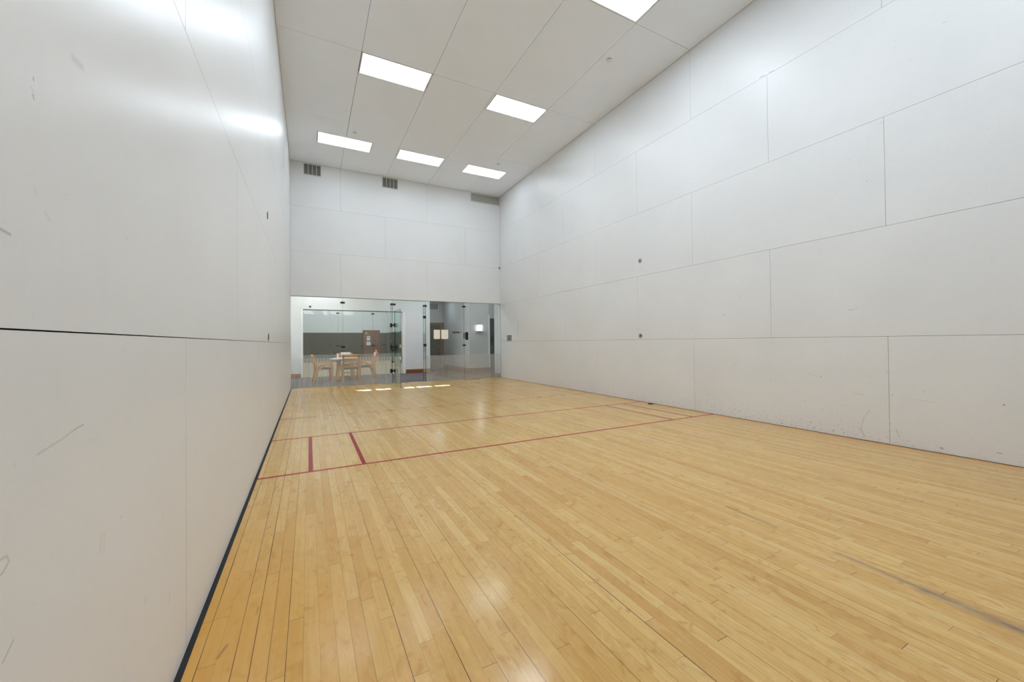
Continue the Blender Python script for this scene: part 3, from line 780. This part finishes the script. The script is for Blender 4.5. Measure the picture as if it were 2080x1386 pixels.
# ------------------------------------------------------------------ SECOND COURT
A0, A1, B0, B1 = -.9, 5.2, 3.72, 15.85
mb = MB(); mb.box(A0, A1, B0+.0001, B1, -.06, 0); struct(mb.build('floor', ['maple_2']), 'pale wooden floor of the second court')
mb = MB()
mb.box(A0-.15, A0, 3.7, B1, 0, 1.875, 1).box(A0-.15, A0, 3.7, B1, 1.875, H, 0)
struct(mb.build('wall_court_left', ['paint', 'olive']), 'left wall of the second court, olive below and white above')
mb = MB().box(A1, A1+.15, 6.2, B1, 0, 1.875, 1).box(A1, A1+.15, 6.2, B1, 1.875, H, 0).box(4.40, 4.54, 3.7, 6.2, 0, H, 0).box(4.54, A1, 6.2, 6.35, 0, H, 0)
struct(mb.build('wall_court_right', ['paint', 'olive']), 'right wall of the second court, olive below and white above')
mb = MB().box(A0-.15, A1+.15, B1, B1+.15, 0, 1.875, 1).box(A0-.15, A1+.15, B1, B1+.15, 1.875, H, 0)
struct(mb.build('wall_court_end', ['paint', 'olive']), 'end wall of the second court, olive brown below and white above')
mb = MB().box(A0, 4.4, 3.701, 3.72, CH, H).box(A0, .18, 3.701, 3.72, 0, CH).box(3.72, 4.4, 3.701, 3.72, 0, CH).box(.18, 3.72, 3.701, 3.72, 2.372, CH)
struct(mb.build('wall_court_near', ['paint']), 'inner face of the near wall of the second court')
mb = MB().box(A0, 3.2, B1-.04, B1-.0005, 0, .42)
struct(mb.build('trim_6', ['navy']), 'dark blue band at the foot of the end wall of the second court')
mb = MB(); L2 = [(.3, 1.5, 12.4, 13.0), (2.8, 4.0, 12.4, 13.0), (.3, 1.5, 8.4, 9.0), (2.8, 4.0, 8.4, 9.0), (1.2, 2.4, 5.0, 5.6)]
rs = [(A0-.15, A1+.15, 3.7, B1+.15)]
for h in L2: rs = subtract(rs, h)
for (p, q, r_, s_) in rs: mb.box(p, q, r_, s_, H, H+.06)
struct(mb.build('ceiling', ['panel_ceiling']), 'ceiling of the second court')
src = None
for (x0, x1, y0, y1), lb in zip(L2, ('far left', 'far right', 'middle left', 'middle right', 'nearest')):
    t = empty('ceiling_light', ((x0+x1)/2, (y0+y1)/2, H)); tag(t, 'lit ceiling panel of the second court, %s one' % lb, 'ceiling light', 'ceiling lights of the second court')
    a, b = (x1-x0)/2-.004, (y1-y0)/2-.004
    MB().box(-a, a, -b, -b+.02, 0, .05).box(-a, a, b-.02, b, 0, .05).box(-a, -a+.02, -b+.02, b-.02, 0, .05).box(a-.02, a, -b+.02, b-.02, 0, .05).build('frame', 'light_frame', t)
    MB().box(-a+.02, a-.02, -b+.02, b-.02, .006, .012).build('diffuser', 'panel_emit_2', t)
# its glass
YG = 3.60
w8 = pane(.247, 1.352, .003, 2.350, YG, 'window_8', label='left pane of the second glass wall, behind the chairs')
w9 = pane(1.356, 2.550, .003, 2.350, YG, 'window_9', label='middle pane of the second glass wall, behind the chairs')
w10 = pane(2.554, 3.623, .003, 2.350, YG, 'window_10', label='right pane of the second glass wall, behind the open door')
for x_, g_ in ((1.354, w8), (2.552, w9)):
    MB().box(x_-.0019, x_+.0019, YG-.001, YG+.03, .004, 2.345).build('joint', 'glass_edge', g_)
clip(1.354, 2.262, YG, w8); clip(1.354, 1.087, YG, w8); clip(2.552, 2.268, YG, w9); clip(2.552, 1.09, YG, w9)
MB().cyl((3.66, Y2-.03, 1.06), .016, .018, 'y', 16).build('keeper', 'steel', bpy.data.objects['trim_4'])
# the far wood door
d3 = MB().box(3.70, 4.62, B1-.05, B1-.002, 0, 1.98).build('door_3', 'door_wood'); struct(d3, 'reddish brown door with a push bar in the end wall of the second court')
MB().box(3.62, 3.70, B1-.06, B1-.001, 0, 2.05).box(4.62, 4.70, B1-.06, B1-.001, 0, 2.05).box(3.70, 4.62, B1-.06, B1-.001, 1.98, 2.05).build('frame', 'door_frame_wood', d3)
MB().box(3.74, 4.58, B1-.11, B1-.07, .96, 1.01).box(3.76, 3.80, B1-.07, B1-.05, .96, 1.01).box(4.5, 4.54, B1-.07, B1-.05, .96, 1.01).build('push_bar', 'grey_plastic', d3)
t = MB().cyl((3.84, B1-.058, 1.85), .045, .006, 'y', 20).build('door_badge', 'paper_white'); tag(t, 'small round pale badge near the top of the brown door', 'badge')
for (x0, x1, z0, z1, lb) in ((3.86, 4.07, 1.36, 1.66, 'upper printed notice on the far brown door'), (3.84, 4.10, 1.04, 1.28, 'lower blank notice on the far brown door')):
    t = empty('door_notice', ((x0+x1)/2, B1-.054, (z0+z1)/2)); tag(t, lb, 'notice', 'notices on the far door')
    a, b = (x1-x0)/2, (z1-z0)/2
    MB().box(-a, a, -.002, .002, -b, b).build('sheet', 'paper_white', t)
    if z1 > 1.5: MB().box(-a*.6, a*.6, -.003, -.002, b*.2, b*.5).build('print', 'ink', t)

# ------------------------------------------------------------------ TABLE AND CHAIRS
def chair_proto():
    """front faces +y, origin on the floor under the seat centre"""
    t = empty('dining_chair')
    w, bk, fr = .225, -.20, .24
    for s in (-1, 1):
        x = s*w
        # rear leg: splays back below, leans back above
        MB().sweep([(x, -.275, 0), (x, -.215, .22), (x, -.185, .42), (x, -.235, .64), (x, -.295, .835)], .046, [.044, .058, .064, .054, .044]).build('rear_leg', 'oak', t)
        MB().sweep([(x, .25, 0), (x, .235, .30), (x, .225, .597)], .046, [.046, .052, .056]).build('front_leg', 'oak', t)
        MB().sweep([(x, -.235, .585), (x, -.05, .605), (x, .15, .615), (x, .285, .61)], .052, .026).build('arm', 'oak', t)
        pts = [(x, -.215+.43*math.sin(a)*1.0, .16+.40*(1-math.cos(a))) for a in [i*math.pi/2/9 for i in range(10)]]
        pts = [(x, -.205+.42*(1-math.cos(a)), .18+.37*math.sin(a)) for a in [i*math.pi/2/9 for i in range(10)]]
        MB().sweep(pts, .034, .052).build('arch_brace', 'oak', t)
    for k in range(5):
        z = .47+k*.077; y = -.190-(z-.42)*.255
        h = .050 if k < 4 else .058
        pts = [(-w+.023+(2*w-.046)*i/8, y-.018*math.sin(math.pi*i/8), z) for i in range(9)]
        mb = MB(); mb.sweep(pts, h, .018, side=Vector((0, 0, 1))); mb.build('back_slat', 'oak_seat', t)
    MB().box(-w-.023, w+.023, -.302, -.276, .80, .842, bevel=.006).build('top_rail', 'oak_seat', t)
    MB().box(-w+.012, w-.012, -.19, .235, .375, .40).build('seat_frame', 'oak_seat', t)
    MB().box(-w+.014, w-.014, -.185, .25, .4001, .445, bevel=.012).build('seat', 'dark_seat', t)
    MB().box(-w, w, -.225, -.20, .27, .315, bevel=.004).build('stretcher', 'oak_seat', t)
    return t
c0 = chair_proto()
GR = 'slatted oak armchairs around the pale table'
CH4 = [((1.562, 1.28, 0), 0., 'slatted oak armchair seen from behind, nearest the glass'),
       ((.80, 1.60, 0), -math.pi/2+.1, 'slatted oak armchair left of the table, seen from its side'),
       ((2.12, 1.95, 0), math.pi/2+.05, 'slatted oak armchair right of the table, with a printed cloth on its back'),
       ((1.52, 2.62, 0), math.pi, 'slatted oak armchair behind the table, with a white towel on its back')]
for i, (p, r, lb) in enumerate(CH4):
    c = c0 if i == 0 else copy_tree(c0)
    c.location = p; c.rotation_euler = (0, 0, r); tag(c, lb, 'chair', GR)

TX, TY, TR = 1.46, 1.93, .47
t = empty('round_table', (TX, TY, 0)); tag(t, 'round pale-topped table with thick wooden legs between the chairs', 'table')
MB().cyl((0, 0, .672), TR, .028, 'z', 48).build('tabletop', 'tabletop', t, smooth=True)
MB().ring((0, 0, .60), TR-.17, TR-.13, .0715, 'z', 32).build('apron', 'oak', t)
for a in (45, 135, 225, 315):
    r_ = math.radians(a); x, y = .27*math.cos(r_), .27*math.sin(r_)
    MB().sweep([(x*1.25, y*1.25, 0), (x*1.1, y*1.1, .3), (x, y, .60)], .085, [.075, .085, .09]).build('leg', 'oak', t)
t = empty('napkin_holder', (1.235, 1.86, .70)); tag(t, 'small upright white holder standing on the pale table', 'holder')
MB().box(-.024, .024, -.03, .03, 0, .012).box(-.022, .022, -.004, .004, .012, .135, bevel=.002).box(-.022, .022, -.03, -.024, .012, .11).build('stand', 'white_trim', t)
# cloths over chair backs
mb = MB(); mb.prism([(-.33, .56), (-.335, .70), (-.333, .855), (-.318, .867), (-.270, .867), (-.255, .855), (-.258, .745), (-.268, .745), (-.268, .848), (-.280, .853), (-.310, .853), (-.318, .845), (-.322, .70), (-.322, .56)], 'x', -.12, .13)
c3 = mb.build('printed_cloth', ['cloth_white'])
MB().box(-.08, .07, -.339, -.3352, .74, .80).build('print', 'cloth_blue', c3)
MB().box(-.02, .10, -.339, -.3352, .61, .66).build('print', 'cloth_blue', c3)
c3.location = CH4[2][0]; c3.rotation_euler = (0, 0, CH4[2][1]); tag(c3, 'white and blue printed cloth draped over the right chair back', 'cloth')
mb = MB(); mb.prism([(-.10, .8675), (-.09, .91), (-.05, .95), (0, .955), (.02, .90), (.05, .8675)], 'y', -.31, -.275)
c4 = mb.build('orange_cloth', 'orange'); c4.location = CH4[2][0]; c4.rotation_euler = (0, 0, CH4[2][1])
tag(c4, 'small orange cloth bunched on top of the right chair back', 'cloth')
mb = MB(); mb.prism([(-.33, .765), (-.333, .85), (-.322, .862), (-.268, .862), (-.255, .85), (-.258, .765), (-.266, .765), (-.266, .846), (-.276, .850), (-.312, .850), (-.322, .843), (-.322, .765)], 'x', -.175, .12)
c5 = mb.build('white_towel', ['cloth_white']); c5.location = CH4[3][0]; c5.rotation_euler = (0, 0, CH4[3][1])
tag(c5, 'folded white towel over the far chair back', 'towel')
